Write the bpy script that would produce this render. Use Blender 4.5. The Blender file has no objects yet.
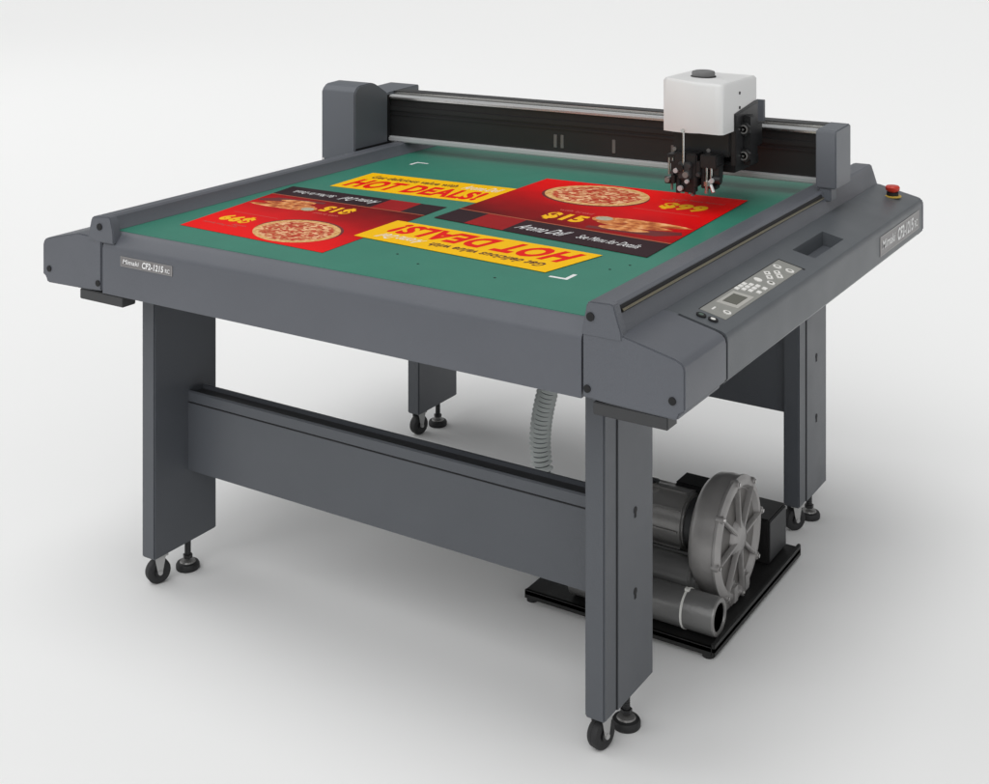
import bpy, bmesh, math, random
from mathutils import Vector, Matrix
random.seed(4)
S = bpy.context.scene
C = S.collection
R = math.radians

# ------------------------------------------------------------------ materials
def mat(name, col, rough=.5, metal=0, bump=0, bscale=200, var=.0, vscale=6, coat=0, rvar=0, spec=.5, emis=None):
    m = bpy.data.materials.new(name); m.use_nodes = True
    nt = m.node_tree; b = nt.nodes['Principled BSDF']
    b.inputs['Base Color'].default_value = (*col, 1)
    b.inputs['Roughness'].default_value = rough
    b.inputs['Metallic'].default_value = metal
    b.inputs['Specular IOR Level'].default_value = spec
    b.inputs['Coat Weight'].default_value = coat
    tc = nt.nodes.new('ShaderNodeTexCoord')
    if var:
        n = nt.nodes.new('ShaderNodeTexNoise'); n.inputs['Scale'].default_value = vscale; n.inputs['Detail'].default_value = 5
        nt.links.new(tc.outputs['Object'], n.inputs['Vector'])
        mx = nt.nodes.new('ShaderNodeMix'); mx.data_type = 'RGBA'
        mx.inputs[6].default_value = (*[c*(1-var) for c in col], 1)
        mx.inputs[7].default_value = (*[min(1, c*(1+var)) for c in col], 1)
        nt.links.new(n.outputs['Fac'], mx.inputs[0]); nt.links.new(mx.outputs[2], b.inputs['Base Color'])
    if rvar:
        n = nt.nodes.new('ShaderNodeTexNoise'); n.inputs['Scale'].default_value = 9; n.inputs['Detail'].default_value = 6
        nt.links.new(tc.outputs['Object'], n.inputs['Vector'])
        mr = nt.nodes.new('ShaderNodeMapRange'); mr.inputs[3].default_value = rough-rvar; mr.inputs[4].default_value = rough+rvar
        nt.links.new(n.outputs['Fac'], mr.inputs[0]); nt.links.new(mr.outputs[0], b.inputs['Roughness'])
    if bump:
        n = nt.nodes.new('ShaderNodeTexNoise'); n.inputs['Scale'].default_value = bscale; n.inputs['Detail'].default_value = 3
        nt.links.new(tc.outputs['Object'], n.inputs['Vector'])
        bp = nt.nodes.new('ShaderNodeBump'); bp.inputs['Strength'].default_value = bump; bp.inputs['Distance'].default_value = .002
        nt.links.new(n.outputs['Fac'], bp.inputs['Height']); nt.links.new(bp.outputs[0], b.inputs['Normal'])
    return m

M = {}
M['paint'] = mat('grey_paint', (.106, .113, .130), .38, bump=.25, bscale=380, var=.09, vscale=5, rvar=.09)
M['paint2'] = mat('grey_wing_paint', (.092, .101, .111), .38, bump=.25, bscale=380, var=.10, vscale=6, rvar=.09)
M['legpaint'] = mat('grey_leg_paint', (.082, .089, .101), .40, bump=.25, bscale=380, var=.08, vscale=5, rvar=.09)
M['tower'] = mat('tower_paint', (.115, .125, .142), .4, bump=.1, bscale=420, var=.05, rvar=.05)
M['seam'] = mat('dark_gap', (.006, .006, .007), .7)
M['trough'] = mat('dark_channel', (.04, .041, .043), .5)  # dark grey; in the stretcher it paints the channel's shade
M['black'] = mat('black_plastic', (.014, .014, .015), .38, bump=.2, bscale=300, rvar=.08)
M['blackmetal'] = mat('black_anodised', (.015, .015, .0155), .45, metal=.0, rvar=.06, var=.2, vscale=10)
M['rubber'] = mat('black_rubber', (.016, .016, .017), .6, bump=.3, bscale=150, var=.2)
M['steel'] = mat('bright_steel', (.62, .61, .60), .22, metal=1, rvar=.08)
M['alu'] = mat('brushed_aluminium', (.55, .54, .52), .26, metal=1, rvar=.1)
M['zinc'] = mat('zinc_plate', (.46, .46, .455), .35, metal=.5, rvar=.1)
M['satin'] = mat('satin_extrusion', (.52, .53, .535), .5, metal=.15)
M['brass'] = mat('brass_rod', (.30, .27, .19), .3, metal=1)
M['mat'] = mat('green_cutting_mat', (.038, .212, .148), .36, bump=.15, bscale=500, var=.12, vscale=5, rvar=.05, spec=.22)
M['white'] = mat('white_cover', (.72, .72, .715), .42, bump=.05, var=.02, rvar=.05)
M['whiteside'] = M['white']
M['knob'] = mat('grey_knob', (.16, .16, .16), .5, bump=.2)
M['ink_white'] = mat('white_ink', (.85, .85, .85), .5)
M['plate_grey'] = mat('nameplate_metal', (.21, .20, .20), .35, metal=.3, var=.1, vscale=60)
M['strip'] = mat('keypad_membrane', (.27, .27, .25), .5, var=.1, vscale=30)
M['key'] = mat('keypad_button', (.80, .79, .76), .5)
M['lcd'] = mat('lcd_screen', (.085, .085, .065), .15)
M['lcdframe'] = mat('lcd_frame', (.45, .44, .41), .5)
M['greenring'] = mat('green_button', (.08, .12, .10), .4)
M['red_plastic'] = mat('red_plastic', (.55, .03, .012), .35)
M['yellow_plastic'] = mat('yellow_plastic', (.55, .38, .06), .5)
M['cast'] = mat('cast_aluminium', (.34, .33, .325), .40, metal=.4, bump=.35, bscale=70, var=.25, vscale=14, rvar=.12)
M['cast_dark'] = mat('dark_cast_recess', (.15, .142, .136), .5, metal=.3, bump=.5, bscale=60, var=.5, vscale=18)
M['motor'] = mat('motor_grey', (.25, .245, .24), .30, metal=.35, bump=.3, bscale=120, var=.2, vscale=10, rvar=.1)
M['muffler'] = mat('muffler_grey', (.16, .16, .158), .32, metal=.25, bump=.3, bscale=120, var=.15, vscale=10, rvar=.1)
M['plateblk'] = mat('black_base_plate', (.010, .010, .010), .5, bump=.3, bscale=80, rvar=.15)
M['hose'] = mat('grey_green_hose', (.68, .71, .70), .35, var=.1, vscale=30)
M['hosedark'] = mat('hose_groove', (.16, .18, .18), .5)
M['mesh'] = mat('dark_foam', (.11, .108, .105), .8, bump=1.0, bscale=130, var=.6, vscale=120)
M['tie'] = mat('white_cable_tie', (.75, .75, .72), .5)
# print inks
M['yel'] = mat('yellow_ink', (.95, .53, .0), .4, var=.04, vscale=5, spec=.06)
M['redt'] = mat('red_letter_ink', (.80, .008, .004), .4, spec=.06)
M['blk_ink'] = mat('dark_ink', (.03, .012, .016), .4, var=.15, vscale=8, spec=.06)
M['txt_dark'] = mat('brown_letter_ink', (.10, .015, .0), .5)
M['orange'] = mat('orange_letter_ink', (.98, .50, .01), .4, var=.12, vscale=40, spec=.06)
M['orange_line'] = mat('orange_line_ink', (.42, .09, .03), .5)
M['shadow_ink'] = mat('deep_red_ink', (.14, .004, .004), .5)
M['darkred'] = mat('dark_red_ink', (.32, .008, .01), .4, var=.2, vscale=8, spec=.06)
M['pale_red'] = mat('pale_red_ink', (.62, .08, .06), .5)

def uvmat(name, build):
    m = bpy.data.materials.new(name); m.use_nodes = True; nt = m.node_tree
    b = nt.nodes['Principled BSDF']; b.inputs['Roughness'].default_value = .45; b.inputs['Specular IOR Level'].default_value = .06
    uv = nt.nodes.new('ShaderNodeUVMap'); uv.uv_map = 'UVMap'
    build(nt, b, uv); return m
def ramp(nt, stops):
    r = nt.nodes.new('ShaderNodeValToRGB'); e = r.color_ramp.elements
    e[0].position, e[0].color = stops[0][0], (*stops[0][1], 1)
    e[1].position, e[1].color = stops[-1][0], (*stops[-1][1], 1)
    for p, c in stops[1:-1]:
        q = e.new(p); q.color = (*c, 1)
    return r
def b_redbg(nt, b, uv):            # the flyer's printed red artwork: bright at the top corner, deep red at the bottom
    s = nt.nodes.new('ShaderNodeSeparateXYZ'); nt.links.new(uv.outputs[0], s.inputs[0])
    n = nt.nodes.new('ShaderNodeTexNoise'); n.inputs['Scale'].default_value = 3.5; n.inputs['Detail'].default_value = 3
    nt.links.new(uv.outputs[0], n.inputs['Vector'])
    a = nt.nodes.new('ShaderNodeMath'); a.operation = 'MULTIPLY_ADD'; a.inputs[1].default_value = .28
    nt.links.new(s.outputs[0], a.inputs[0]); nt.links.new(s.outputs[1], a.inputs[2])
    a2 = nt.nodes.new('ShaderNodeMath'); a2.operation = 'MULTIPLY_ADD'; a2.inputs[1].default_value = .35
    nt.links.new(n.outputs['Fac'], a2.inputs[0]); nt.links.new(a.outputs[0], a2.inputs[2])
    r = ramp(nt, [(.36, (.12, .003, .004)), (.56, (.34, .003, .005)), (.78, (.66, .004, .006)), (1.0, (.86, .005, .004))])
    m = nt.nodes.new('ShaderNodeMath'); m.operation = 'MULTIPLY'; m.inputs[1].default_value = .82
    nt.links.new(a2.outputs[0], m.inputs[0]); nt.links.new(m.outputs[0], r.inputs[0])
    nt.links.new(r.outputs[0], b.inputs['Base Color'])
M['redbg'] = uvmat('red_artwork', b_redbg)
def b_pizza(nt, b, uv):
    v = nt.nodes.new('ShaderNodeTexVoronoi'); v.inputs['Scale'].default_value = 24
    n = nt.nodes.new('ShaderNodeTexNoise'); n.inputs['Scale'].default_value = 22; n.inputs['Detail'].default_value = 4
    nt.links.new(uv.outputs[0], v.inputs['Vector']); nt.links.new(uv.outputs[0], n.inputs['Vector'])
    s = nt.nodes.new('ShaderNodeSeparateColor'); nt.links.new(v.outputs['Color'], s.inputs[0])
    a = nt.nodes.new('ShaderNodeMath'); a.operation = 'MULTIPLY_ADD'; a.inputs[1].default_value = .55
    nt.links.new(s.outputs[0], a.inputs[0])
    a3 = nt.nodes.new('ShaderNodeMath'); a3.operation = 'MULTIPLY'; a3.inputs[1].default_value = .55
    nt.links.new(n.outputs['Fac'], a3.inputs[0]); nt.links.new(a3.outputs[0], a.inputs[2])
    r = ramp(nt, [(.15, (.26, .02, .01)), (.36, (.55, .06, .03)), (.55, (.55, .17, .07)), (.78, (.90, .55, .30))])
    nt.links.new(a.outputs[0], r.inputs[0])
    # crust ring by radius about (0.5,0.5)
    d = nt.nodes.new('ShaderNodeVectorMath'); d.operation = 'DISTANCE'; d.inputs[1].default_value = (.5, .5, 0)
    nt.links.new(uv.outputs[0], d.inputs[0])
    n2 = nt.nodes.new('ShaderNodeTexNoise'); n2.inputs['Scale'].default_value = 6
    nt.links.new(uv.outputs[0], n2.inputs['Vector'])
    w = nt.nodes.new('ShaderNodeMath'); w.operation = 'MULTIPLY_ADD'; w.inputs[1].default_value = .08
    nt.links.new(n2.outputs['Fac'], w.inputs[0]); nt.links.new(d.outputs['Value'], w.inputs[2])
    st = nt.nodes.new('ShaderNodeMapRange'); st.inputs[1].default_value = .45; st.inputs[2].default_value = .475
    nt.links.new(w.outputs[0], st.inputs[0])
    cr = ramp(nt, [(.3, (.55, .24, .06)), (.7, (.88, .58, .26))]); nt.links.new(n.outputs['Fac'], cr.inputs[0])
    mx = nt.nodes.new('ShaderNodeMix'); mx.data_type = 'RGBA'
    nt.links.new(st.outputs[0], mx.inputs[0]); nt.links.new(r.outputs[0], mx.inputs[6]); nt.links.new(cr.outputs[0], mx.inputs[7])
    nt.links.new(mx.outputs[2], b.inputs['Base Color'])
M['pizza'] = uvmat('pizza_print', b_pizza)
def b_bread(nt, b, uv):
    n = nt.nodes.new('ShaderNodeTexNoise'); n.inputs['Scale'].default_value = 12; n.inputs['Detail'].default_value = 3
    nt.links.new(uv.outputs[0], n.inputs['Vector'])
    r = ramp(nt, [(.35, (.36, .07, .02)), (.52, (.68, .24, .07)), (.68, (.92, .50, .22))])
    nt.links.new(n.outputs['Fac'], r.inputs[0]); nt.links.new(r.outputs[0], b.inputs['Base Color'])
M['bread'] = uvmat('bread_print', b_bread)
M['dip'] = mat('dip_print', (.45, .42, .30), .4, var=.4, vscale=90)

# ------------------------------------------------------------------ mesh helpers
class B:
    """collects geometry of one mesh object, several materials allowed"""
    def __init__(self): self.bm = bmesh.new(); self.mats = []; self.uv = self.bm.loops.layers.uv.new('UVMap')
    def mi(self, m):
        if m not in self.mats: self.mats.append(m)
        return self.mats.index(m)
    def absorb(self, bm2, m):
        me = bpy.data.meshes.new('tmp'); bm2.to_mesh(me); bm2.free()
        n0 = len(self.bm.faces); self.bm.from_mesh(me); bpy.data.meshes.remove(me)
        self.bm.faces.ensure_lookup_table(); i = self.mi(m)
        for f in self.bm.faces[n0:]: f.material_index = i
        return self
    def box(self, a, b, m, bev=0, seg=2):
        bm = bmesh.new(); bmesh.ops.create_cube(bm, size=1)
        for v in bm.verts:
            v.co = Vector([(a[i]+b[i])/2+v.co[i]*(b[i]-a[i]) for i in range(3)])
        if bev: bmesh.ops.bevel(bm, geom=list(bm.edges), offset=bev, segments=seg, affect='EDGES', clamp_overlap=True)
        return self.absorb(bm, m)
    def prism(self, pts, axis, lo, hi, m, bev=0, seg=2):
        """pts 2-D polygon; axis 'x','y','z' = extrusion axis, pts in the two others in order"""
        bm = bmesh.new()
        def P(p, t): return {'x': (t, p[0], p[1]), 'y': (p[0], t, p[1]), 'z': (p[0], p[1], t)}[axis]
        va = [bm.verts.new(P(p, lo)) for p in pts]; vb = [bm.verts.new(P(p, hi)) for p in pts]
        n = len(pts)
        bm.faces.new(va); bm.faces.new(vb[::-1])
        for i in range(n): bm.faces.new((va[i], va[(i+1) % n], vb[(i+1) % n], vb[i]))
        bmesh.ops.recalc_face_normals(bm, faces=bm.faces)
        if bev: bmesh.ops.bevel(bm, geom=list(bm.edges), offset=bev, segments=seg, affect='EDGES', clamp_overlap=True)
        return self.absorb(bm, m)
    def cyl(self, c, r, h, m, axis='z', seg=32, bev=0, r2=None):
        bm = bmesh.new(); bmesh.ops.create_cone(bm, cap_ends=True, segments=seg, radius1=r, radius2=r if r2 is None else r2, depth=h)
        if bev:
            ed = [e for e in bm.edges if abs(e.verts[0].co.z-e.verts[1].co.z) < 1e-6]
            bmesh.ops.bevel(bm, geom=ed, offset=bev, segments=2, affect='EDGES', clamp_overlap=True)
        rot = {'z': Matrix(), 'x': Matrix.Rotation(R(90), 4, 'Y'), 'y': Matrix.Rotation(R(-90), 4, 'X')}[axis] if isinstance(axis, str) else Vector((0, 0, 1)).rotation_difference(Vector(axis)).to_matrix().to_4x4()
        bmesh.ops.transform(bm, matrix=Matrix.Translation(c) @ rot, verts=bm.verts)
        return self.absorb(bm, m)
    def lathe(self, prof, c, m, axis='x', seg=48):
        """prof: (t along axis, radius)"""
        bm = bmesh.new(); rings = []
        for t, r in prof:
            ring = []
            for k in range(seg):
                a = 2*math.pi*k/seg; q = (r*math.cos(a), r*math.sin(a))
                p = {'x': (t, q[0], q[1]), 'y': (q[1], t, q[0]), 'z': (q[0], q[1], t)}[axis]
                ring.append(bm.verts.new(Vector(c)+Vector(p)))
            rings.append(ring)
        for a, b in zip(rings, rings[1:]):
            for k in range(seg): bm.faces.new((a[k], a[(k+1) % seg], b[(k+1) % seg], b[k]))
        if prof[0][1] > 1e-5: bm.faces.new(rings[0])
        if prof[-1][1] > 1e-5: bm.faces.new(rings[-1])
        bmesh.ops.remove_doubles(bm, verts=bm.verts, dist=1e-6)
        bmesh.ops.recalc_face_normals(bm, faces=bm.faces)
        return self.absorb(bm, m)
    def tube(self, pts, rad, m, seg=16):
        bm = bmesh.new(); rings = []
        up = Vector((0, 0, 1)); n = len(pts); pts = [Vector(p) for p in pts]
        rf = rad if callable(rad) else (lambda i: rad)
        for i, p in enumerate(pts):
            t = (pts[min(i+1, n-1)]-pts[max(i-1, 0)]).normalized()
            s = t.cross(Vector((1, .1, 0))); s.normalize(); q = t.cross(s)
            rings.append([bm.verts.new(p+(s*math.cos(2*math.pi*k/seg)+q*math.sin(2*math.pi*k/seg))*rf(i)) for k in range(seg)])
        for a, b in zip(rings, rings[1:]):
            for k in range(seg): bm.faces.new((a[k], a[(k+1) % seg], b[(k+1) % seg], b[k]))
        bm.faces.new(rings[0]); bm.faces.new(rings[-1])
        bmesh.ops.recalc_face_normals(bm, faces=bm.faces)
        return self.absorb(bm, m)
    def poly(self, pts, m, uvs=None):
        vs = [self.bm.verts.new(p) for p in pts]; f = self.bm.faces.new(vs); f.normal_update()
        if f.normal.z < -.5:
            f.normal_flip()
        f.material_index = self.mi(m)
        if uvs:
            d = {v: u for v, u in zip(vs, uvs)}
            for l in f.loops: l[self.uv].uv = d[l.vert]
        return self
    def map(self, fn):
        for v in self.bm.verts: v.co = fn(v.co)
        return self
    def build(self, name, parent=None, smooth=35, label=None):
        me = bpy.data.meshes.new(name)
        o = bpy.data.objects.new(name, me); C.objects.link(o)
        if parent is not None:
            o.parent = parent; off = wpos(parent)
            for v in self.bm.verts: v.co -= off
        self.bm.to_mesh(me); self.bm.free()
        for m in self.mats: me.materials.append(m)
        if smooth:
            for p in me.polygons: p.use_smooth = True
            me.set_sharp_from_angle(angle=R(smooth))
        if label: o['label'] = label
        return o
def wpos(o):
    p = Vector()
    while o is not None: p += Vector(o.location); o = o.parent
    return p
def root(name, loc, label, cat, group=None):
    o = bpy.data.objects.new(name, None); o.location = loc; o.empty_display_size = .1; C.objects.link(o)
    o['label'] = label; o['category'] = cat
    if group: o['group'] = group
    return o
def text_mesh(s, bold=0.0):
    """triangulated flat lettering normalised to the unit box; list of faces (pts)"""
    cu = bpy.data.curves.new('t', 'FONT'); cu.body = s; cu.offset = bold; cu.resolution_u = 3
    cu.space_character = 1.02+bold*1.5
    ob = bpy.data.objects.new('t', cu); C.objects.link(ob)
    dg = bpy.context.evaluated_depsgraph_get(); me = bpy.data.meshes.new_from_object(ob.evaluated_get(dg))
    vs = [v.co.copy() for v in me.vertices]; fs = [list(p.vertices) for p in me.polygons]
    bpy.data.objects.remove(ob); bpy.data.curves.remove(cu); bpy.data.meshes.remove(me)
    x0, x1 = min(v.x for v in vs), max(v.x for v in vs); y0, y1 = min(v.y for v in vs), max(v.y for v in vs)
    return [((v.x-x0)/(x1-x0), (v.y-y0)/(y1-y0)) for v in vs], fs
def put_text(Bb, s, fn, m, bold=0.0, shear=0.0):
    vs, fs = text_mesh(s, bold)
    i = Bb.mi(m); bv = [Bb.bm.verts.new(fn(a+shear*b, b)) for a, b in vs]
    for f in fs:
        try: q = Bb.bm.faces.new([bv[k] for k in f]); q.material_index = i
        except ValueError: pass

# ------------------------------------------------------------------ the floor
fl = B()
fl.poly([(-70, -12, 0), (60, -12, 0), (60, 90, 0), (-70, 90, 0)], mat('studio_floor', (.90, .90, .895), .9, spec=.1))
floor = fl.build('floor', smooth=0); floor['kind'] = 'structure'

# ------------------------------------------------------------------ the cutter
T = root('flatbed_cutter', (.75, .9, 0), 'large grey flatbed cutting plotter with a green bed, standing on four legs', 'cutting machine')

# body under the bed
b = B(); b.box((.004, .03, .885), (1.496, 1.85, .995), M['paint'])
b.box((.1, .12, .862), (1.4, 1.7, .884), M['black'])
b.build('bed_frame', T)
# front panel with its rounded top lip
b = B()
lip = [(0, .862), (0, .985), (.0015, .993), (.005, .999), (.011, 1.0065), (.02, 1.016), (.028, 1.0245), (.036, 1.029), (.052, 1.0285), (.052, .9), (.03, .9), (.03, .862)]
b.prism(lip, 'x', .003, 1.497, M['paint'], bev=0)
b.build('front_panel', T, smooth=40)
# green cutting mat
b = B(); b.box((.008, .036, .998), (1.503, 1.84, 1.030), M['mat'], bev=.001)
for (x, y) in ((.93, .19), (1.16, .185), (1.36, .40), (.83, .24), (1.0, 1.16), (.34, .72), (1.385, .46)):
    b.cyl((x, y, 1.0304), .0035, .0006, M['seam'], seg=10)
bed = b.build('cutting_mat', T)
# white registration corner marks printed on the mat
def Lmark(x, y, sx, sy, a=.042, w=.009):
    q = B(); z = 1.0302
    q.poly([(x, y, z), (x+sx*a, y, z), (x+sx*a, y+sy*w, z), (x+sx*w, y+sy*w, z), (x+sx*w, y+sy*a, z), (x, y+sy*a, z)], M['ink_white'])
    q.build('corner_mark', bed, smooth=0)
Lmark(1.316, .262, -1, 1, .052, .011)
Lmark(.146, 1.288, 1, -1, .05, .011)

# side wings: profile in x,z
def zr(x): return 1.013-.23*(x-1.594)
def wing_profile(pocket=False):
    p = [(1.498, .866), (1.498, 1.010), (1.594, 1.013)]
    if pocket: p += [(1.638, zr(1.638)), (1.640, .962), (1.698, .952), (1.700, zr(1.700))]
    p += [(1.724, zr(1.724)), (1.733, .979), (1.7375, .972), (1.739, .962), (1.739, .880), (1.722, .862), (1.52, .862)]
    return p
MX = lambda p: [(1.497-x, z) for x, z in p]        # mirror to the left side
def band(prof, y0, y1, m, Bb): Bb.prism(prof, 'y', y0, y1, m)
def side(sgn):
    pr = (lambda p: p) if sgn > 0 else MX
    w = B()
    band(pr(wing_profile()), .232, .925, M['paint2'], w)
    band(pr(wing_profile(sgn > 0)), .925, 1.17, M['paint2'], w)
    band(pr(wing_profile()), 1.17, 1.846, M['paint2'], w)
    wo = w.build('side_wing', T, smooth=30)
    e = B()
    capf = [(1.5, .866), (1.5, 1.0115), (1.594, 1.014), (1.718, .9855), (1.735, .978), (1.7405, .966), (1.7405, .880), (1.728, .872), (1.722, .858), (1.56, .862)]
    e.prism(pr(capf), 'y', .0, .222, M['paint'], bev=.0035)
    for x, z in ((1.512, .886), (1.712, .898)):
        e.cyl((x if sgn > 0 else 1.497-x, -.0005, z), .0085, .004, M['seam'], axis='y', seg=16)
    e.build('end_cap', T, smooth=45)
    g = B(); 
    gp = [(x-.003 if x > 1.6 else x, z-.004) for x, z in wing_profile()]
    g.prism(pr(gp), 'y', .2221, .2319, M['seam']); g.build('seam', T, smooth=0)
    g = B(); g.prism(pr([(1.5, .95), (1.5, 1.0102), (1.594, 1.0127), (1.622, zr(1.622)-.0003), (1.622, .95)]), 'y', .2215, .2325, M['paint2']); g.build('joint_strip', T, smooth=0)
    c = B(); c.prism(pr([(a, z-.001) for a, z in wing_profile()]), 'y', 1.847, 1.872, M['paint'], bev=.004); c.build('rear_cap', T)
    # dark bar beneath the cap
    k = B(); x0, x1 = (1.524, 1.700) if sgn > 0 else (-.092, .079)
    k.box((x0, .003, .832), (x1, .05, .860), M['trough'], bev=.002)
    k.build('under_bar', T)
    return wo
wingR = side(1); wingL = side(-1)
# rails
rr = B(); rr.prism([(1.4985, 1.006), (1.507, 1.066), (1.512, 1.0715), (1.520, 1.074), (1.566, 1.0745), (1.5725, 1.070), (1.5745, 1.062), (1.579, 1.050), (1.592, 1.0085)], 'y', .028, 1.862, M['paint'])
railR = rr.build('side_rail', T, smooth=30)
q = B(); q.prism([(1.5725, 1.067), (1.5755, 1.067), (1.5812, 1.053), (1.578, 1.052)], 'y', .03, 1.35, M['seam'], bev=0); q.build('rod_slot', railR)
q = B(); q.cyl((1.5805, .69, 1.0575), .0034, 1.32, M['brass'], axis='y', seg=14); q.build('guide_rod', railR)
for sgn in (1, -1):
    e = B()
    if sgn > 0:
        pf = [(1.4985, 1.0), (1.4985, 1.008), (1.511, 1.070), (1.517, 1.0755), (1.569, 1.0775), (1.577, 1.074), (1.584, 1.050), (1.595, 1.018), (1.597, 1.0)]
    else:
        pf = [(-.056, 1.0), (-.055, 1.012), (-.042, 1.060), (-.036, 1.068), (.028, 1.0745), (.035, 1.070), (.042, 1.048), (.047, 1.03), (.048, 1.0)]
    e.prism(pf, 'y', -.002, .026, M['paint'], bev=.003)
    e.cyl((1.521 if sgn > 0 else -.006, -.003, 1.043), .0095, .004, M['seam'], axis='y', seg=16)
    e.build('rail_end_cap', T, smooth=45)
rl = B(); rl.prism([(-.054, .985), (-.045, 1.057), (-.038, 1.066), (-.030, 1.069), (-.004, 1.068), (.003, 1.063), (.008, 1.050), (.024, 1.031), (.024, .985)], 'y', .026, 1.862, M['paint'])
rl.build('side_rail', T, smooth=30)

# wing fittings: control panel
def sl(x, y, h): return Vector((x, y, zr(x)+h))
cp = B()
def slab(Bb, q, h0, h1, m):
    bm = bmesh.new(); lo = [bm.verts.new(sl(x, y, h0)) for x, y in q]; hi = [bm.verts.new(sl(x, y, h1)) for x, y in q]
    bm.faces.new(lo); bm.faces.new(hi); n = len(q)
    for i in range(n): bm.faces.new((lo[i], lo[(i+1) % n], hi[(i+1) % n], hi[i]))
    bmesh.ops.recalc_face_normals(bm, faces=bm.faces); Bb.absorb(bm, m)
def rect(x0, y0, x1, y1): return [(x0, y0), (x1, y0), (x1, y1), (x0, y1)]
# dark recess border, then the membrane
slab(cp, [(1.6395, .300), (1.6425, .300), (1.6425, .815), (1.6395, .815)], -.002, .0008, M['seam'])
slab(cp, [(1.6395, .808), (1.712, .808), (1.712, .816), (1.6395, .816)], -.002, .0009, M['seam'])
slab(cp, rect(1.6425, .300, 1.706, .808), -.002, .0014, M['strip'])
cpo = cp.build('control_panel', wingR and T, smooth=0)
s = B(); slab(s, [(1.650, .375), (1.699, .388), (1.699, .493), (1.650, .481)], .0010, .0024, M['lcdframe'])
slab(s, [(1.658, .395), (1.690, .404), (1.690, .474), (1.658, .465)], .0020, .0029, M['lcd']); s.build('screen', cpo, smooth=0)
def button(x, y, r, m=M['key'], dot=None, h=.0035):
    k = B(); n = 20
    slab(k, [(x+r*math.cos(2*math.pi*i/n), y+r*1.0*math.sin(2*math.pi*i/n)) for i in range(n)], .0010, h, m)
    if dot: slab(k, [(x+r*.5*math.cos(2*math.pi*i/n), y+r*.5*math.sin(2*math.pi*i/n)) for i in range(n)], h-.0005, h+.0006, dot)
    k.build('button', cpo, smooth=0)
button(1.660, .268, .0115, M['seam'], M['greenring'], .004)
button(1.688, .270, .0115, M['seam'], M['key'], .004)
button(1.693, .340, .0095, M['key'], M['strip'])
button(1.662, .612, .0105, M['key'])
button(1.691, .624, .0100, M['key'], M['lcd'])
button(1.660, .752, .0110, M['key'], M['strip'])
button(1.692, .756, .0110, M['key'], M['strip'])
for (x, y) in ((1.650, .505), (1.650, .528), (1.650, .551), (1.663, .517), (1.663, .540), (1.663, .563), (1.677, .525), (1.677, .548), (1.677, .571), (1.694, .535), (1.694, .572)):
    k = B(); slab(k, rect(x-.0045, y-.008, x+.0055, y+.008), .001, .0032, M['key']); k.build('button', cpo, smooth=0)
for (x, y) in ((1.660, .680), (1.689, .690), (1.675, .657), (1.675, .710)):
    k = B(); slab(k, [(x-.010, y), (x, y-.015), (x+.010, y), (x, y+.015)], .001, .0034, M['key']); slab(k, [(x-.004, y-.004), (x+.004, y-.004), (x, y+.006)], .003, .0038, M['lcd']); k.build('button', cpo, smooth=0)
k = B(); slab(k, rect(1.660, .325, 1.664, .345), .0010, .0022, M['key']); k.build('indicator_mark', cpo, smooth=0)
# thin sheet in darker paint, standing in for shade on the pocket floor
k = B(); k.prism([(1.6405, .9635), (1.6415, .9640), (1.6975, .9545), (1.6975, .9535)], 'y', .927, 1.168, M['legpaint']); k.build('pocket_shade', T)
# emergency stop
ex, ey = 1.668, 1.768
e = B(); e.cyl((ex, ey, zr(ex)+.002), .028, .005, M['yellow_plastic'], seg=32, bev=.002); est = e.build('emergency_stop', T)
e = B(); e.lathe([(.006, .012), (.018, .012), (.018, .019), (.022, .022), (.030, .0225), (.034, .019), (.035, 0)], (ex, ey, zr(ex)+.001), M['red_plastic'], axis='z', seg=28); e.build('push_knob', est)
e = B(); e.cyl((ex, ey, zr(ex)+.010), .0185, .010, M['seam'], seg=24); e.build('collar', est)

# nameplates
def nameplate(fn, w):
    """fn(a,b,h) maps 0..1 x 0..1 plus height off the surface"""
    n = B(); n.poly([fn(0, 0, .0012), fn(1, 0, .0012), fn(1, 1, .0012), fn(0, 1, .0012)], M['plate_grey'])
    for (a0, b0, a1, b1) in ((0, .0, 1, .05), (0, .95, 1, 1), (0, .05, .012, .95), (.988, .05, 1, .95), (.385, .05, .395, .95)):
        n.poly([fn(a0, b0, .0016), fn(a1, b0, .0016), fn(a1, b1, .0016), fn(a0, b1, .0016)], mfr)
    # edge skirt gives the plate its thickness
    c4 = [(0, 0), (1, 0), (1, 1), (0, 1)]
    for i in range(4):
        p, r_ = c4[i], c4[(i+1) % 4]
        n.poly([fn(*p, -.001), fn(*r_, -.001), fn(*r_, .0012), fn(*p, .0012)], M['plate_grey'])
    put_text(n, 'Mimaki', lambda a, b: fn(.045+a*.31, .30+b*.46, .0020), M['ink_white'], bold=.015, shear=.05)
    put_text(n, 'CF2-1215', lambda a, b: fn(.42+a*.41, .17+b*.66, .0020), M['ink_white'], bold=.035, shear=.03)
    put_text(n, 'RC', lambda a, b: fn(.87+a*.085, .20+b*.40, .0020), M['ink_white'], bold=.015)
    n.build('nameplate', T, smooth=0)
mfr = mat('nameplate_edge', (.30, .29, .285), .35)
nameplate(lambda a, b, h: Vector((.075+.195*a, -h, .9465+.027*b)), 0)
nameplate(lambda a, b, h: Vector((1.739+h, 1.385+.425*a, .896+.058*b)), 0)

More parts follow.
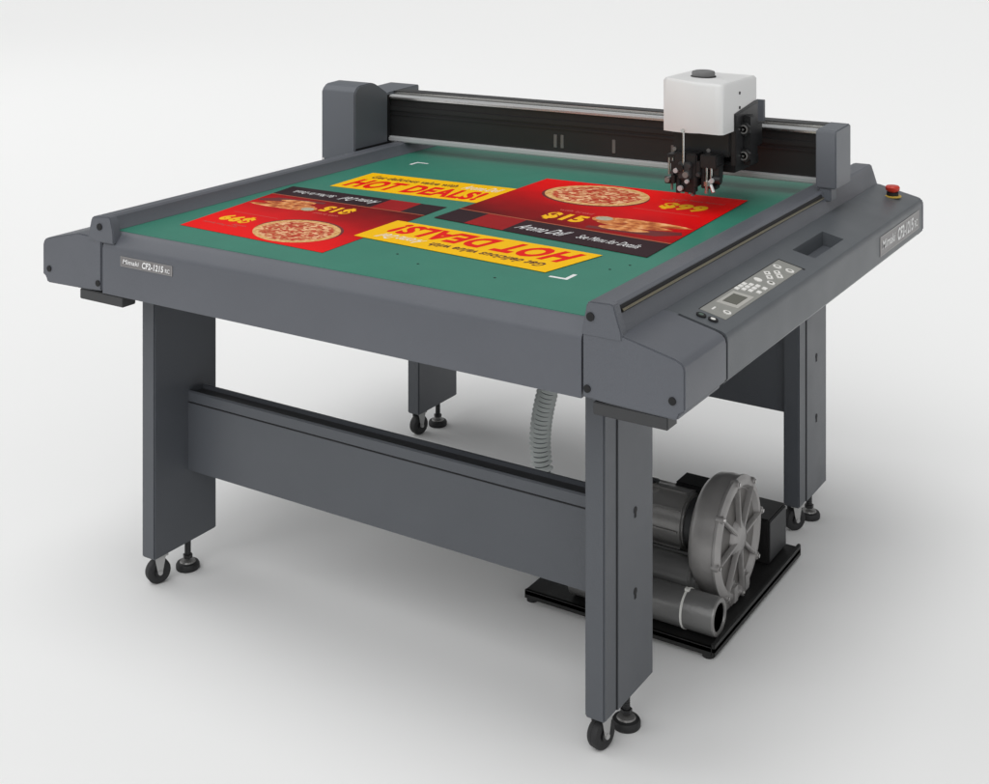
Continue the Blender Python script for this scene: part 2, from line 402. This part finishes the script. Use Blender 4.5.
# legs -------------------------------------------------------------
def leg(x0, y0, outer, caster_rot):
    """outer = +1: outer face looks to +x"""
    w, d, zb, zt = .051, .247, .086, .862
    L = B()
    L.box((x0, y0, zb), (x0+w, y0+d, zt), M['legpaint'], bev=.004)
    xo = x0+w if outer > 0 else x0
    s_ = 1 if outer > 0 else -1
    # outer closing plate with a dark gap before it
    a, c = sorted((xo-.004*s_, xo+.0012*s_)); L.box((a, y0+.057, zb+.004), (c, y0+.062, zt-.002), M['seam'])
    a, c = sorted((xo-.002*s_, xo+.0025*s_)); L.box((a, y0+.062, zb+.001), (c, y0+d-.003, zt-.001), M['legpaint'], bev=.001)
    lo = L.build('leg', T, smooth=35)
    if outer > 0:
        for z in (.512, .322):
            h = B(); h.cyl((xo+.0025, y0+.150, z), .0085, .002, M['seam'], axis='x', seg=16)
            h.box((xo+.001, y0+.1455, z-.017), (xo+.0037, y0+.1545, z), M['seam']); h.build('keyhole', lo)
    cx, cy = x0+.018, y0+.045
    rot = Matrix.Translation((cx, cy, 0)) @ Matrix.Rotation(R(caster_rot), 4, 'Z') @ Matrix.Translation((-cx, -cy, 0))
    k = B(); k.lathe([(-.013, .014), (-.0155, .018), (-.0155, .026), (-.013, .0325), (-.009, .0345), (-.001, .0345), (0, .0335), (.001, .0345), (.009, .0345), (.013, .0325), (.0155, .026), (.0155, .018), (.013, .014)], (cx, cy, .0345), M['rubber'], axis='x', seg=36)
    k.map(lambda c: rot @ c); wo = k.build('caster_wheel', lo)
    k = B()
    for sg in (-1, 1):
        k.prism([(cy-.017, .084), (cy+.017, .084), (cy+.007, .032), (cy+.001, .027), (cy-.006, .032)], 'x', cx+sg*.019-.0012, cx+sg*.019+.0012, M['zinc'], bev=.0006)
    k.box((cx-.0202, cy-.022, .078), (cx+.0202, cy+.024, .0845), M['zinc'], bev=.001)
    k.cyl((cx, cy, .0345), .0065, .046, M['zinc'], axis='x', seg=12)
    k.cyl((cx, cy, .0345), .012, .034, M['black'], axis='x', seg=16)
    k.map(lambda c: rot @ c); k.build('caster_fork', lo)
    px, py = x0+.030, y0+.150
    k = B(); k.lathe([(0, .032), (.003, .034), (.013, .034), (.018, .031), (.019, .024), (.022, .020), (.023, 0)], (px, py, 0), M['rubber'], axis='z', seg=36)
    k.lathe([(.0195, .023), (.0235, .021), (.025, .010), (.025, 0)], (px, py, 0), M['motor'], axis='z', seg=28)
    k.cyl((px, py, .060), .008, .06, M['black'], seg=16)
    for i in range(9): k.cyl((px, py, .038+i*.0055), .0092, .0022, M['trough'], seg=16)
    k.cyl((px, py, .036), .014, .010, M['black'], seg=6)
    k.build('levelling_foot', lo)
    return lo
leg(1.434, .132, 1, -16); leg(.014, .132, -1, -24); leg(1.434, 1.412, 1, -34); leg(.014, 1.412, -1, -14)

# lower front stretcher: a channel with a groove line
st = B()
st.prism([(.263, .297), (.263, .491), (.2645, .4925), (.2645, .4945), (.263, .496), (.263, .522), (.267, .526), (.270, .526), (.270, .50), (.322, .50), (.322, .526), (.328, .526), (.328, .297)], 'x', .064, 1.434, M['legpaint'])
st.prism([(.2708, .5005), (.3212, .5005), (.3212, .515), (.2708, .515)], 'x', .066, 1.432, M['trough'])  # dark filling puts the shade inside the channel into the colour
so = st.build('stretcher', T, smooth=25)
k = B(); k.box((.064, .2622, .4922), (1.434, .2638, .4948), M['seam']); k.build('groove', so)
# rear apron and side beams under the bed
k = B(); k.box((.065, 1.43, .365), (1.434, 1.47, .862), M['legpaint'], bev=.003); k.build('rear_panel', T)
for x in (.02, 1.442):
    k = B(); k.box((x, .379, .80), (x+.036, 1.412, .862), M['legpaint'], bev=.002); k.build('side_beam', T)

# gantry -----------------------------------------------------------
G = B()
def gy(x): return 1.418+.052*(x+.06)        # line of the beam's front face
def gb(x0, x1, d0, d1, z0, z1, m, Bb=None, bev=0.0):
    """box following the beam; d = offset behind the front line"""
    Bb = Bb or G; bm = bmesh.new(); bmesh.ops.create_cube(bm, size=1)
    for v in bm.verts:
        x = x0 if v.co.x < 0 else x1
        v.co = Vector((x, gy(x)+(d0 if v.co.y < 0 else d1), z0 if v.co.z < 0 else z1))
    if bev: bmesh.ops.bevel(bm, geom=list(bm.edges), offset=bev, segments=2, affect='EDGES')
    Bb.absorb(bm, m)
gx0, gx1 = -.07, 1.57
gb(gx0, gx1, 0, .07, 1.085, 1.225, M['blackmetal'])
gb(gx0, gx1, -.006, .01, 1.178, 1.196, M['blackmetal'], bev=.002)
gb(gx0, gx1, -.004, .01, 1.162, 1.170, M['black'], bev=.001)
beam = G.build('gantry_beam', T, smooth=35)
k = B(); gb(gx0, gx1, -.012, .016, 1.2225, 1.236, M['satin'], k, .004); k.build('upper_rail', beam)
k = B(); gb(gx0, gx1, -.016, -.006, 1.2235, 1.2305, M['steel'], k, .003); k.build('bearing_rail', beam)
k = B(); gb(gx0, gx1, .020, .085, 1.2252, 1.2445, M['alu'], k, .006); gb(gx0, gx1, .024, .08, 1.2445, 1.247, M['black'], k); k.build('top_cover', beam)
k = B(); gb(gx0, gx1, -.014, .05, 1.067, 1.086, M['satin'], k, .004); k.build('lower_rail', beam)
for x in (.602, .628, .82, 1.030, 1.052):
    k = B(); gb(x, x+.012, -.0025, .005, 1.10, 1.145, M['alu'] if x < .6 else M['muffler'], k, .001); k.build('belt_clip', beam)
# left tower
tw = B()
tw.prism([(1.20, .985), (1.20, 1.262), (1.208, 1.276), (1.225, 1.288), (1.30, 1.292), (1.325, 1.284), (1.395, 1.245), (1.395, 1.02)], 'x', -.213, -.062, M['tower'], bev=.004)
tl = tw.build('tower', T, smooth=35)
for x, z in ((-.203, 1.022), (-.098, 1.045)):
    k = B(); k.cyl((x, 1.1995, z), .0045, .003, M['steel'], axis='y', seg=12); k.build('screw', tl)
k = B(); k.prism([(1.397, 1.0), (1.397, 1.24), (1.41, 1.245), (1.60, 1.252), (1.60, 1.0)], 'x', -.20, -.068, M['tower'], bev=.003)
k.box((-.0685, 1.400, 1.062), (-.064, 1.412, 1.236), M['seam']); k.prism([(1.205, 1.068), (1.205, 1.061), (1.41, 1.061), (1.41, 1.068)], 'x', -.070, -.061, M['seam'])
k.build('rear_bracket', tl)
# right tower
tw = B(); tw.prism([(1.365, 1.083), (1.365, 1.247), (1.372, 1.257), (1.50, 1.262), (1.505, 1.255), (1.505, 1.083)], 'x', 1.552, 1.615, M['tower'], bev=.0035)
tr = tw.build('tower', T, smooth=35)
k = B(); k.box((1.560, 1.37, 1.044), (1.598, 1.42, 1.0835), M['tower'], bev=.003); k.build('rail_slider', tr)


# cutting head -----------------------------------------------------
hd = B()
hd.box((1.19, 1.14, 1.19), (1.372, 1.40, 1.262), M['black'], bev=.004)
hd.box((1.20, 1.19, 1.155), (1.365, 1.38, 1.20), M['black'], bev=.003)
hd.prism([(1.145, 1.165), (1.145, 1.316), (1.318, 1.334), (1.318, 1.165)], 'x', 1.372, 1.388, M['black'], bev=.002)
hd.box((1.386, 1.205, 1.160), (1.408, 1.250, 1.305), M['black'], bev=.003)
hd.box((1.30, 1.17, 1.14), (1.375, 1.36, 1.172), M['black'], bev=.003)
hd.box((1.20, 1.30, 1.255), (1.318, 1.46, 1.29), M['black'], bev=.003)
head = hd.build('cutting_head', T)
# white cover: bowed front
def plan(n=14):
    p = []
    for i in range(n+1):
        t = i/n; x = 1.165+(1.372-1.165)*t
        y = 1.128-.075*math.sin(min(1, t*1.25)*math.pi/2)
        p.append((x, y))
    return p+[(1.383, 1.060), (1.384, 1.075)]
cv = B(); bm = bmesh.new()
front = plan(); full = front+[(1.383, 1.142), (1.383, 1.32), (1.165, 1.33)]
zbot = [1.254+.014*min(1, i/10) for i in range(len(front))]+[1.268, 1.335, 1.262]
def ztop(x, y): return 1.405+.010*math.cos((x-1.27)*6)*1
nf = len(full)
lo = [bm.verts.new((x, y, z)) for (x, y), z in zip(full, zbot)]
m1 = [bm.verts.new((x, y, ztop(x, y)-.008)) for x, y in full]
cxm, cym = 1.272, 1.20
hi = [bm.verts.new((x+(cxm-x)*.05, y+(cym-y)*.05, ztop(x, y))) for x, y in full]
for a_, b_ in ((lo, m1), (m1, hi)):
    for i in range(nf): bm.faces.new((a_[i], a_[(i+1) % nf], b_[(i+1) % nf], b_[i]))
bm.faces.new(hi)
bmesh.ops.recalc_face_normals(bm, faces=bm.faces)
# step on the right side: rear part starts higher (raise the two rear right vertices)
cv.absorb(bm, M['white'])
cover = cv.build('head_cover', head, smooth=50)
k = B(); k.prism([(1.142, 1.266), (1.142, 1.318), (1.30, 1.338), (1.322, 1.338), (1.322, 1.266)], 'x', 1.3815, 1.3870, M['black'], bev=.0005); k.build('side_plate', head)
for z in (1.352, 1.382):
    pass
for (y, z) in ((1.185, 1.375), (1.185, 1.332)):
    k = B(); k.cyl((1.3835, y, z), .0045, .003, M['seam'], axis='x', seg=12); k.build('screw', head)
k = B(); k.cyl((1.262, 1.050, 1.272), .006, .006, M['steel'], axis='y', seg=12); k.build('screw', head)
k = B(); k.lathe([(0, .037), (.004, .037), (.005, .034), (.015, .035), (.020, .033), (.0225, .024), (.023, 0)], (1.262, 1.20, 1.410), M['knob'], axis='z', seg=32)
k.cyl((1.262, 1.20, 1.413), .038, .006, M['seam'], seg=32); k.build('top_knob', head)
for z in (1.268, 1.190):           # star-shaped adjusting knobs on the right side, facing forward
    k = B()
    pts = []
    for i in range(16):
        a = 2*math.pi*i/16; rr_ = .021 if i % 2 else .0175
        pts.append((1.394+rr_*math.cos(a), z+rr_*math.sin(a)))
    k.prism(pts, 'y', 1.188, 1.203, M['black'], bev=.001)
    k.lathe([(0, .0135), (-.003, .013), (-.003, .010), (0, .009)], (1.394, 1.188, z), M['motor'], axis='y', seg=24)
    k.cyl((1.394, 1.187, z), .004, .006, M['steel'], axis='y', seg=10)
    k.build('star_knob', head)
# tool holders in front
k = B()
k.box((1.218, 1.085, 1.115), (1.290, 1.16, 1.20), M['black'], bev=.004); k.box((1.235, 1.075, 1.125), (1.275, 1.09, 1.175), M['trough'], bev=.003)
k.cyl((1.245, 1.072, 1.16), .010, .012, M['black'], axis='y', seg=14); k.cyl((1.262, 1.072, 1.140), .009, .012, M['motor'], axis='y', seg=14)
k.cyl((1.25, 1.105, 1.105), .011, .03, M['black'], seg=16); k.cyl((1.25, 1.105, 1.085), .006, .014, M['steel'], seg=12, r2=.008)
k.cyl((1.272, 1.10, 1.10), .006, .05, M['motor'], seg=12); k.cyl((1.238, 1.10, 1.098), .005, .03, M['steel'], seg=12)
k.build('tool_holder', head)
k = B(); k.cyl((1.252, 1.078, 1.205), .0032, .115, M['steel'], seg=12); k.build('guide_pin', head)
k = B(); k.box((1.187, 1.10, 1.165), (1.215, 1.15, 1.19), M['black'], bev=.003)
for dx in (-.006, .006): k.cyl((1.202+dx, 1.10, 1.155), .0035, .05, M['steel'], seg=10)
k.cyl((1.198, 1.095, 1.115), .013, .018, M['black'], seg=16); k.cyl((1.200, 1.09, 1.118), .008, .03, M['motor'], axis='y', seg=12); k.cyl((1.205, 1.10, 1.098), .004, .025, M['motor'], seg=10)
k.build('tool_holder', head)
k = B(); k.box((1.298, 1.09, 1.16), (1.350, 1.15, 1.20), M['black'], bev=.003)
for dx in (-.007, .007): k.cyl((1.325+dx, 1.095, 1.15), .0038, .055, M['steel'], seg=10)
k.cyl((1.322, 1.095, 1.118), .015, .012, M['alu'], seg=16)
k.cyl((1.335, 1.09, 1.110), .006, .035, M['steel'], axis=(.5, -.2, -1), seg=10); k.cyl((1.318, 1.095, 1.103), .006, .03, M['alu'], seg=10)
k.cyl((1.350, 1.10, 1.13), .012, .02, M['black'], axis='x', seg=14); k.box((1.300, 1.10, 1.100), (1.345, 1.13, 1.112), M['black'], bev=.002)
k.build('tool_holder', head)
for (x, y, z, sx, sz) in ((1.292, 1.10, 1.155, .016, .05), (1.215, 1.10, 1.150, .018, .045), (1.288, 1.09, 1.120, .010, .03), (1.220, 1.085, 1.122, .012, .025), (1.305, 1.11, 1.135, .014, .07), (1.270, 1.13, 1.135, .14, .06), (1.345, 1.11, 1.150, .02, .04), (1.255, 1.10, 1.100, .05, .03)):
    k = B(); k.box((x-sx/2, y-.012, z-sz/2), (x+sx/2, y+.02, z+sz/2), M['black'], bev=.002); k.build('linkage', head)
for (x, y, z, r_, m_) in ((1.232, 1.068, 1.150, .007, 'satin'), (1.275, 1.068, 1.168, .006, 'trough'), (1.268, 1.066, 1.122, .006, 'satin'), (1.214, 1.084, 1.140, .006, 'trough'), (1.296, 1.084, 1.142, .006, 'trough'), (1.338, 1.086, 1.128, .007, 'satin'), (1.243, 1.075, 1.098, .008, 'satin')):
    k = B(); k.cyl((x, y, z), r_, .010, M[m_], axis='y', seg=12); k.build('adjusting_screw', head)
for (x, r_) in ((1.283, .0045), (1.232, .007)):
    k = B(); k.cyl((x, 1.085, 1.105), r_, .045, M['black'], seg=10); k.build('plunger', head)
for (x, z) in ((1.196, 1.20), (1.305, 1.205)):
    k = B(); k.cyl((x, 1.139, z), .006, .005, M['motor'], axis='y', seg=12); k.build('screw', head)
k = B(); k.box((1.310, 1.50, 1.245), (1.337, 1.515, 1.312), M['tower'], bev=.001); k.build('cable_bracket', head)

# ------------------------------------------------------------------ the printed sheets on the mat
ZP = 1.0303
def bil(Q, u, v, z):
    a, b_, c, d = [Vector(q) for q in Q]
    p = (1-u)*(1-v)*a+u*(1-v)*b_+u*v*c+(1-u)*v*d
    return Vector((p.x, p.y, z))
def sheet(name, Q, label, cat, group, base, dz=0):
    r = B(); z0 = ZP+dz; zt = z0+.0006
    n = 10
    for i in range(n):
        for j in range(n):
            c = [(i/n, j/n), ((i+1)/n, j/n), ((i+1)/n, (j+1)/n), (i/n, (j+1)/n)]
            r.poly([bil(Q, u, v, zt) for u, v in c], M[base], c)
    c4 = [(0, 0), (1, 0), (1, 1), (0, 1)]
    for i in range(4):
        p, q_ = c4[i], c4[(i+1) % 4]
        r.poly([bil(Q, *p, z0), bil(Q, *q_, z0), bil(Q, *q_, zt), bil(Q, *p, zt)], M[base])
    return r, zt
def patch(r, Q, pts, z, m, n=None, uvs=None): r.poly([bil(Q, u, v, z) for u, v in pts], M[m], uvs)
def banner(Q, label, dz=0, wid=.87):
    r, z = sheet('banner', Q, label, 'banner', None, 'yel', dz)
    put_text(r, 'HOT DEALS!', lambda a, b: bil(Q, .045+wid*a, .09+.50*b, z+.0002), M['redt'], bold=.045, shear=.02)
    put_text(r, 'Get delicious value with', lambda a, b: bil(Q, .07+.57*a, .68+.17*b, z+.0002), M['txt_dark'], bold=.03, shear=.01)
    put_text(r, 'Aroma Dell', lambda a, b: bil(Q, .68+.22*a, .66+.22*b, z+.0002), M['ink_white'], bold=.0, shear=.10)
    o = r.build('banner', None, smooth=0); finish(o, label, 'banner', 'yellow printed banners on the green bed')
def finish(o, label, cat, grp):
    me = o.data; c = Vector((0, 0, 0))
    for v in me.vertices: c += v.co
    c /= len(me.vertices); c.z = ZP
    for v in me.vertices: v.co -= c
    o.location = c; o['label'] = label; o['category'] = cat; o['group'] = grp
def flyer(Q, label, dz=0):
    r, z = sheet('flyer', Q, label, 'flyer', None, 'redbg', dz)
    L = lambda k: z+.00013*k
    sv = .20
    # dark strip with the dark red block and fine orange line
    for (a0, a1, m) in ((0, .155, 'blk_ink'), (.155, .345, 'darkred'), (.345, 1, 'blk_ink')):
        patch(r, Q, [(a0, 0), (a1, 0), (a1, sv), (a0, sv)], L(1), m)
    patch(r, Q, [(0, sv), (1, sv), (1, sv+.010), (0, sv+.010)], L(2), 'orange_line')
    # pizza with its dark rim shadow artwork
    cu, cvv, ru, rv, n = .375, .775, .243, .200, 56
    circ = [(cu+ru*math.cos(2*math.pi*i/n), cvv+rv*math.sin(2*math.pi*i/n)) for i in range(n)]
    patch(r, Q, [(u+(u-cu)*.035, v-.014) for u, v in circ], L(1), 'shadow_ink')
    patch(r, Q, circ, L(2), 'pizza', uvs=[(.5+.5*math.cos(2*math.pi*i/n), .5+.5*math.sin(2*math.pi*i/n)) for i in range(n)])
    # prices
    put_text(r, '$99', lambda a, b: bil(Q, .705+.20*a, .685+.125*b, L(2)), M['orange'], bold=.055, shear=.02)
    put_text(r, 'Large Pizza Special', lambda a, b: bil(Q, .70+.24*a, .86+.03*b, L(2)), M['pale_red'], bold=.02)
    put_text(r, 'only', lambda a, b: bil(Q, .66+.10*a, .83+.03*b, L(2)), M['pale_red'], bold=.02)
    patch(r, Q, [(.62, .635), (.93, .635), (.93, .640), (.62, .640)], L(1), 'pale_red')
    put_text(r, '$15', lambda a, b: bil(Q, .36+.185*a, .265+.13*b, L(2)), M['orange'], bold=.055, shear=.02)
    put_text(r, 'with bread', lambda a, b: bil(Q, .37+.16*a, .43+.03*b, L(2)), M['pale_red'], bold=.02)
    # bread sticks and the dip
    patch(r, Q, [(.60, .235), (.90, .265), (.99, .33), (.97, .37), (.75, .30), (.60, .27)], L(1), 'shadow_ink')
    def stick(u0, v0, u1, v1, w, k):
        pts = []; N = 10
        dx, dy = u1-u0, v1-v0; l = math.hypot(dx, dy); nx, ny = -dy/l, dx/l
        for i in range(N+1):
            t = i/N; ww = w*(math.sin(math.pi*min(.5, t*1.8+.12)) if t < .5 else (1-((t-.5)*2)**3))
            pts.append((u0+dx*t+nx*ww, v0+dy*t+ny*ww))
        for i in range(N, -1, -1):
            t = i/N; ww = w*(math.sin(math.pi*min(.5, t*1.8+.12)) if t < .5 else (1-((t-.5)*2)**3))
            pts.append((u0+dx*t-nx*ww, v0+dy*t-ny*ww))
        patch(r, Q, pts, L(k), 'bread', uvs=[(p[0]*1.5, p[1]*1.5+k*.3) for p in pts])
    stick(.61, .415, .99, .435, .032, 2); stick(.60, .35, .93, .375, .032, 3); stick(.64, .285, .86, .31, .028, 4)
    n = 18; patch(r, Q, [(.605+.05*math.cos(2*math.pi*i/n), .395+.045*math.sin(2*math.pi*i/n)) for i in range(n)], L(5), 'bread', uvs=[(i*.1, 0) for i in range(n)])
    patch(r, Q, [(.605+.038*math.cos(2*math.pi*i/n), .402+.032*math.sin(2*math.pi*i/n)) for i in range(n)], L(6), 'dip')
    # strip lettering
    put_text(r, 'Aroma Dell', lambda a, b: bil(Q, .365+.215*a, .060+.080*b, L(3)), M['ink_white'], bold=.0, shear=.12)
    put_text(r, 'See Menu for Details', lambda a, b: bil(Q, .645+.27*a, .075+.055*b, L(3)), M['ink_white'], bold=.0, shear=.04)
    o = r.build('flyer', None, smooth=0); finish(o, label, 'flyer', 'red pizza flyers on the green bed')
flyer([(.68, .621), (1.39, .547), (1.359, 1.313), (.677, 1.275)], 'red pizza flyer reading upright, with $99 at its right, lying below the cutting head', .0010)
flyer([(.635, .753), (.05, .74), (.125, .171), (.659, .145)], 'upside-down red pizza flyer at the left end of the green bed')
banner([(.145, .809), (.733, .854), (.690, 1.088), (.133, 1.05)], 'yellow HOT DEALS banner reading upright, towards the back of the green bed', 0, .82)
banner([(1.285, .505), (.614, .536), (.617, .331), (1.241, .287)], 'upside-down yellow HOT DEALS banner near the front edge of the green bed', .0010)

# ------------------------------------------------------------------ blower on its own base plate
V = root('vacuum_blower', (1.25, .95, 0), 'grey ribbed side channel vacuum blower on a black base plate under the cutter', 'blower')
k = B(); k.box((.972, .64, .020), (1.535, 1.285, .034), M['plateblk'], bev=.002)
k.box((1.525, .64, .010), (1.535, 1.285, .044), M['plateblk'], bev=.002); k.box((.972, .64, .012), (1.525, .648, .034), M['plateblk'])
for x, y in ((.985, .66), (1.51, .66), (.99, 1.26), (1.51, 1.26)): k.cyl((x, y, .0105), .016, .021, M['rubber'], seg=16)
k.build('base_plate', V)
k = B(); k.box((1.36, 1.125, .036), (1.496, 1.262, .165), M['plateblk'], bev=.004); cb = k.build('control_box', V)
k = B(); k.prism([(1.128, .045), (1.258, .045), (1.258, .158), (1.128, .158)], 'x', 1.4955, 1.499, M['trough'], bev=.001); k.build('cover_plate', cb)
# casing (axis along x) with ribbed face
cx, cy, cz = 1.418, .892, .208
k = B(); k.lathe([(-.015, .06), (-.015, .115), (-.005, .142), (.004, .150), (.012, .156), (.040, .160), (.068, .158), (.072, .163), (.078, .163), (.082, .156), (.087, .148), (.086, .138), (.074, .130), (.072, .110), (.072, .050), (.084, .044), (.088, .036), (.092, .02), (.092, 0)], (cx, cy, cz), M['cast'], axis='x', seg=64)
cas = k.build('casing', V, smooth=40)
k = B(); k.lathe([(cx+.0705, .045), (cx+.0740, .046), (cx+.0740, .127), (cx+.0705, .128)], (0, cy, cz), M['cast_dark'], axis='x', seg=56); k.build('recess_dark_disc', cas)  # disc added to darken the recess between the ribs by its colour
for i in range(8):
    a = 2*math.pi*i/8+.12
    k = B(); c0 = Vector((cx+.080, cy, cz)); bm = bmesh.new(); bmesh.ops.create_cube(bm, size=1)
    for v in bm.verts: v.co = Vector((cx+.0835+v.co.x*.014, v.co.y*.007*(1.5 if v.co.z < 0 else 1), .086+v.co.z*.112))
    bmesh.ops.bevel(bm, geom=list(bm.edges), offset=.002, segments=2, affect='EDGES')
    bmesh.ops.transform(bm, matrix=Matrix.Translation((0, cy, cz)) @ Matrix.Rotation(a, 4, 'X'), verts=bm.verts)
    k.absorb(bm, M['cast']); k.build('rib', cas)
for i in range(8):
    a = 2*math.pi*i/8+.12
    p = (cx+.078, cy-math.sin(a)*.155, cz+math.cos(a)*.155)
    k = B(); k.cyl(p, .010, .022, M['cast'], axis='x', seg=14, bev=.002); k.cyl((p[0]+.012, p[1], p[2]), .0055, .006, M['steel'], axis='x', seg=6); k.build('bolt', cas)
k = B(); k.box((cx+.0, cy-.10, .034), (cx+.075, cy+.10, .075), M['cast'], bev=.006)
for dy in (-.04, 0.04): k.box((cx+.04, cy+dy-.022, .045), (cx+.09, cy+dy+.022, .105), M['cast'], bev=.01)
k.build('foot_casting', cas)
# motor with cooling fins
k = B(); k.cyl((1.245, .897, .218), .080, .235, M['motor'], axis='x', seg=48, bev=.006)
k.cyl((1.372, .897, .214), .068, .03, M['trough'], axis='x', seg=40)
mo = k.build('motor', V)
k = B()
for i in range(9):
    a = 2*math.pi*i/9+.20
    bm = bmesh.new(); bmesh.ops.create_cube(bm, size=1)
    for v in bm.verts: v.co = Vector((1.245+v.co.x*.21, v.co.y*.004, .080+v.co.z*.010))
    bmesh.ops.transform(bm, matrix=Matrix.Translation((0, .897, .218)) @ Matrix.Rotation(a, 4, 'X'), verts=bm.verts); k.absorb(bm, M['motor'])
k.build('cooling_fins', mo)
k = B(); k.lathe([(-.020, .03), (-.018, .075), (-.006, .088), (.016, .088), (.018, .082)], (1.138, .897, .218), M['motor'], axis='x', seg=40); k.build('fan_cowl', mo)
k = B(); k.box((1.29, .93, .250), (1.375, 1.01, .296), M['black'], bev=.004); k.box((1.293, .933, .296), (1.372, 1.007, .301), M['plateblk'], bev=.003); k.build('terminal_box', mo)
k = B(); k.lathe([(0, .010), (.006, .022), (.012, .024), (.016, .010), (.016, 0)], (1.24, .885, .298), M['alu'], axis='z', seg=20); k.cyl((1.24, .885, .292), .006, .02, M['alu'], seg=10); k.build('lifting_eye', mo)
# pipes / mufflers
def pipe(name, x0, x1, y, z, r, tie=False):
    k = B(); k.lathe([(x0, 0), (x0, r), (x1-.003, r), (x1, r-.002), (x1, r*.72), (x1-.016, r*.70), (x1-.016, 0)], (0, y, z), M['muffler'], axis='x', seg=44)
    o = k.build(name, V, smooth=40)
    k = B(); k.lathe([(x1-.001, r*.99), (x1+.003, r*.96), (x1+.003, r*.74), (x1-.001, r*.72)], (0, y, z), M['motor'], axis='x', seg=40)
    k.cyl((x1-.006, y, z), r*.71, .004, M['mesh'], axis='x', seg=30); k.build('end_ring', o)
    return o
p2 = pipe('silencer', 1.10, 1.520, .700, .084, .0485)
k = B(); k.lathe([(1.432, .0487), (1.432, .0505), (1.4375, .0505), (1.4375, .0487)], (0, .700, .084), M['tie'], axis='x', seg=40)
k.box((1.429, .690, .131), (1.441, .702, .139), M['tie'], bev=.001); k.build('cable_tie', p2)
k = B(); k.cyl((1.27, .785, .120), .052, .30, M['muffler'], axis='x', seg=40, bev=.004)
k.cyl((1.41, .80, .112), .045, .05, M['muffler'], axis='x', seg=30, bev=.006); k.box((1.15, .74, .034), (1.40, .83, .09), M['plateblk'], bev=.004)
k.build('silencer', V)

# ------------------------------------------------------------------ hose
def bez(P, n):
    out = []
    for i in range(n+1):
        t = i/n; m = 1-t
        out.append(P[0]*m**3+P[1]*3*m*m*t+P[2]*3*m*t*t+P[3]*t**3)
    return out
Pz = [Vector(p) for p in ((.985, .86, .872), (.985, .86, .60), (.87, .85, .47), (.905, .85, .29))]
Pz2 = [Vector(p) for p in ((.905, .85, .29), (.93, .85, .16), (1.0, .80, .10), (1.10, .785, .11))]
path = bez(Pz, 300)+bez(Pz2, 150)[1:]
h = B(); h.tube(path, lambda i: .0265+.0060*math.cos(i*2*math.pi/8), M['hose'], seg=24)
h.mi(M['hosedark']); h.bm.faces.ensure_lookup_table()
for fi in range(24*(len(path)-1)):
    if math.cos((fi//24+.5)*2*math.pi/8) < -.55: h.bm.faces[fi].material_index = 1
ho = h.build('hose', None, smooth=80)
cc = Vector((.985, .86, .872))
for v in ho.data.vertices: v.co -= cc
ho.location = cc; ho['label'] = 'grey green corrugated suction hose hanging from the bed down to the blower'; ho['category'] = 'hose'

# ------------------------------------------------------------------ camera
cam = bpy.data.cameras.new('camera'); co = bpy.data.objects.new('camera', cam); C.objects.link(co)
co.location = (2.892, -2.5674, 1.9241); co.rotation_euler = (R(90), 0, R(32.19))
cam.sensor_width = 36; cam.lens = 1350.5/989*36; cam.shift_x = 0; cam.shift_y = -485.5/989
cam.clip_start = .05; cam.clip_end = 400
S.camera = co

# ------------------------------------------------------------------ light: studio light from above and left, plus low suns added as fill
w = bpy.data.worlds.new('World'); S.world = w; w.use_nodes = True
bg = w.node_tree.nodes['Background']; bg.inputs[0].default_value = (.99, 1, 1, 1); bg.inputs[1].default_value = .28
def sun(rot, e, ang, col=(1, 1, 1)):
    l = bpy.data.lights.new('soft_light', 'SUN'); l.energy = e; l.angle = R(ang); l.color = col
    o = bpy.data.objects.new('soft_light', l); C.objects.link(o); o.rotation_euler = rot; return o
def aim(d): return Vector(d).to_track_quat('-Z', 'Y').to_euler()
sun(aim((.03, .03, -1)), .82, 36)                # overhead
sun(aim((-.10, 1.0, -.88)), 1.22, 55)            # front
sun(aim((1.0, .25, -.55)), .60, 55)              # left, added low fill
sun(aim((.1, -1.0, -.7)), .10, 55)              # behind, added low fill
sun(aim((-1.0, .25, -.45)), .34, 55)             # right, added low fill
def area(loc, tgt, size, e):
    l = bpy.data.lights.new('softbox', 'AREA'); l.shape = 'SQUARE'; l.size = size; l.energy = e
    o = bpy.data.objects.new('softbox', l); C.objects.link(o); o.location = loc
    o.rotation_euler = aim(Vector(tgt)-Vector(loc)); return o
area((-10, 3, 8), (-1, 3, 0), 8, 95)
S.view_settings.view_transform = 'Standard'; S.view_settings.look = 'None'
S.view_settings.exposure = 0; S.view_settings.gamma = 1
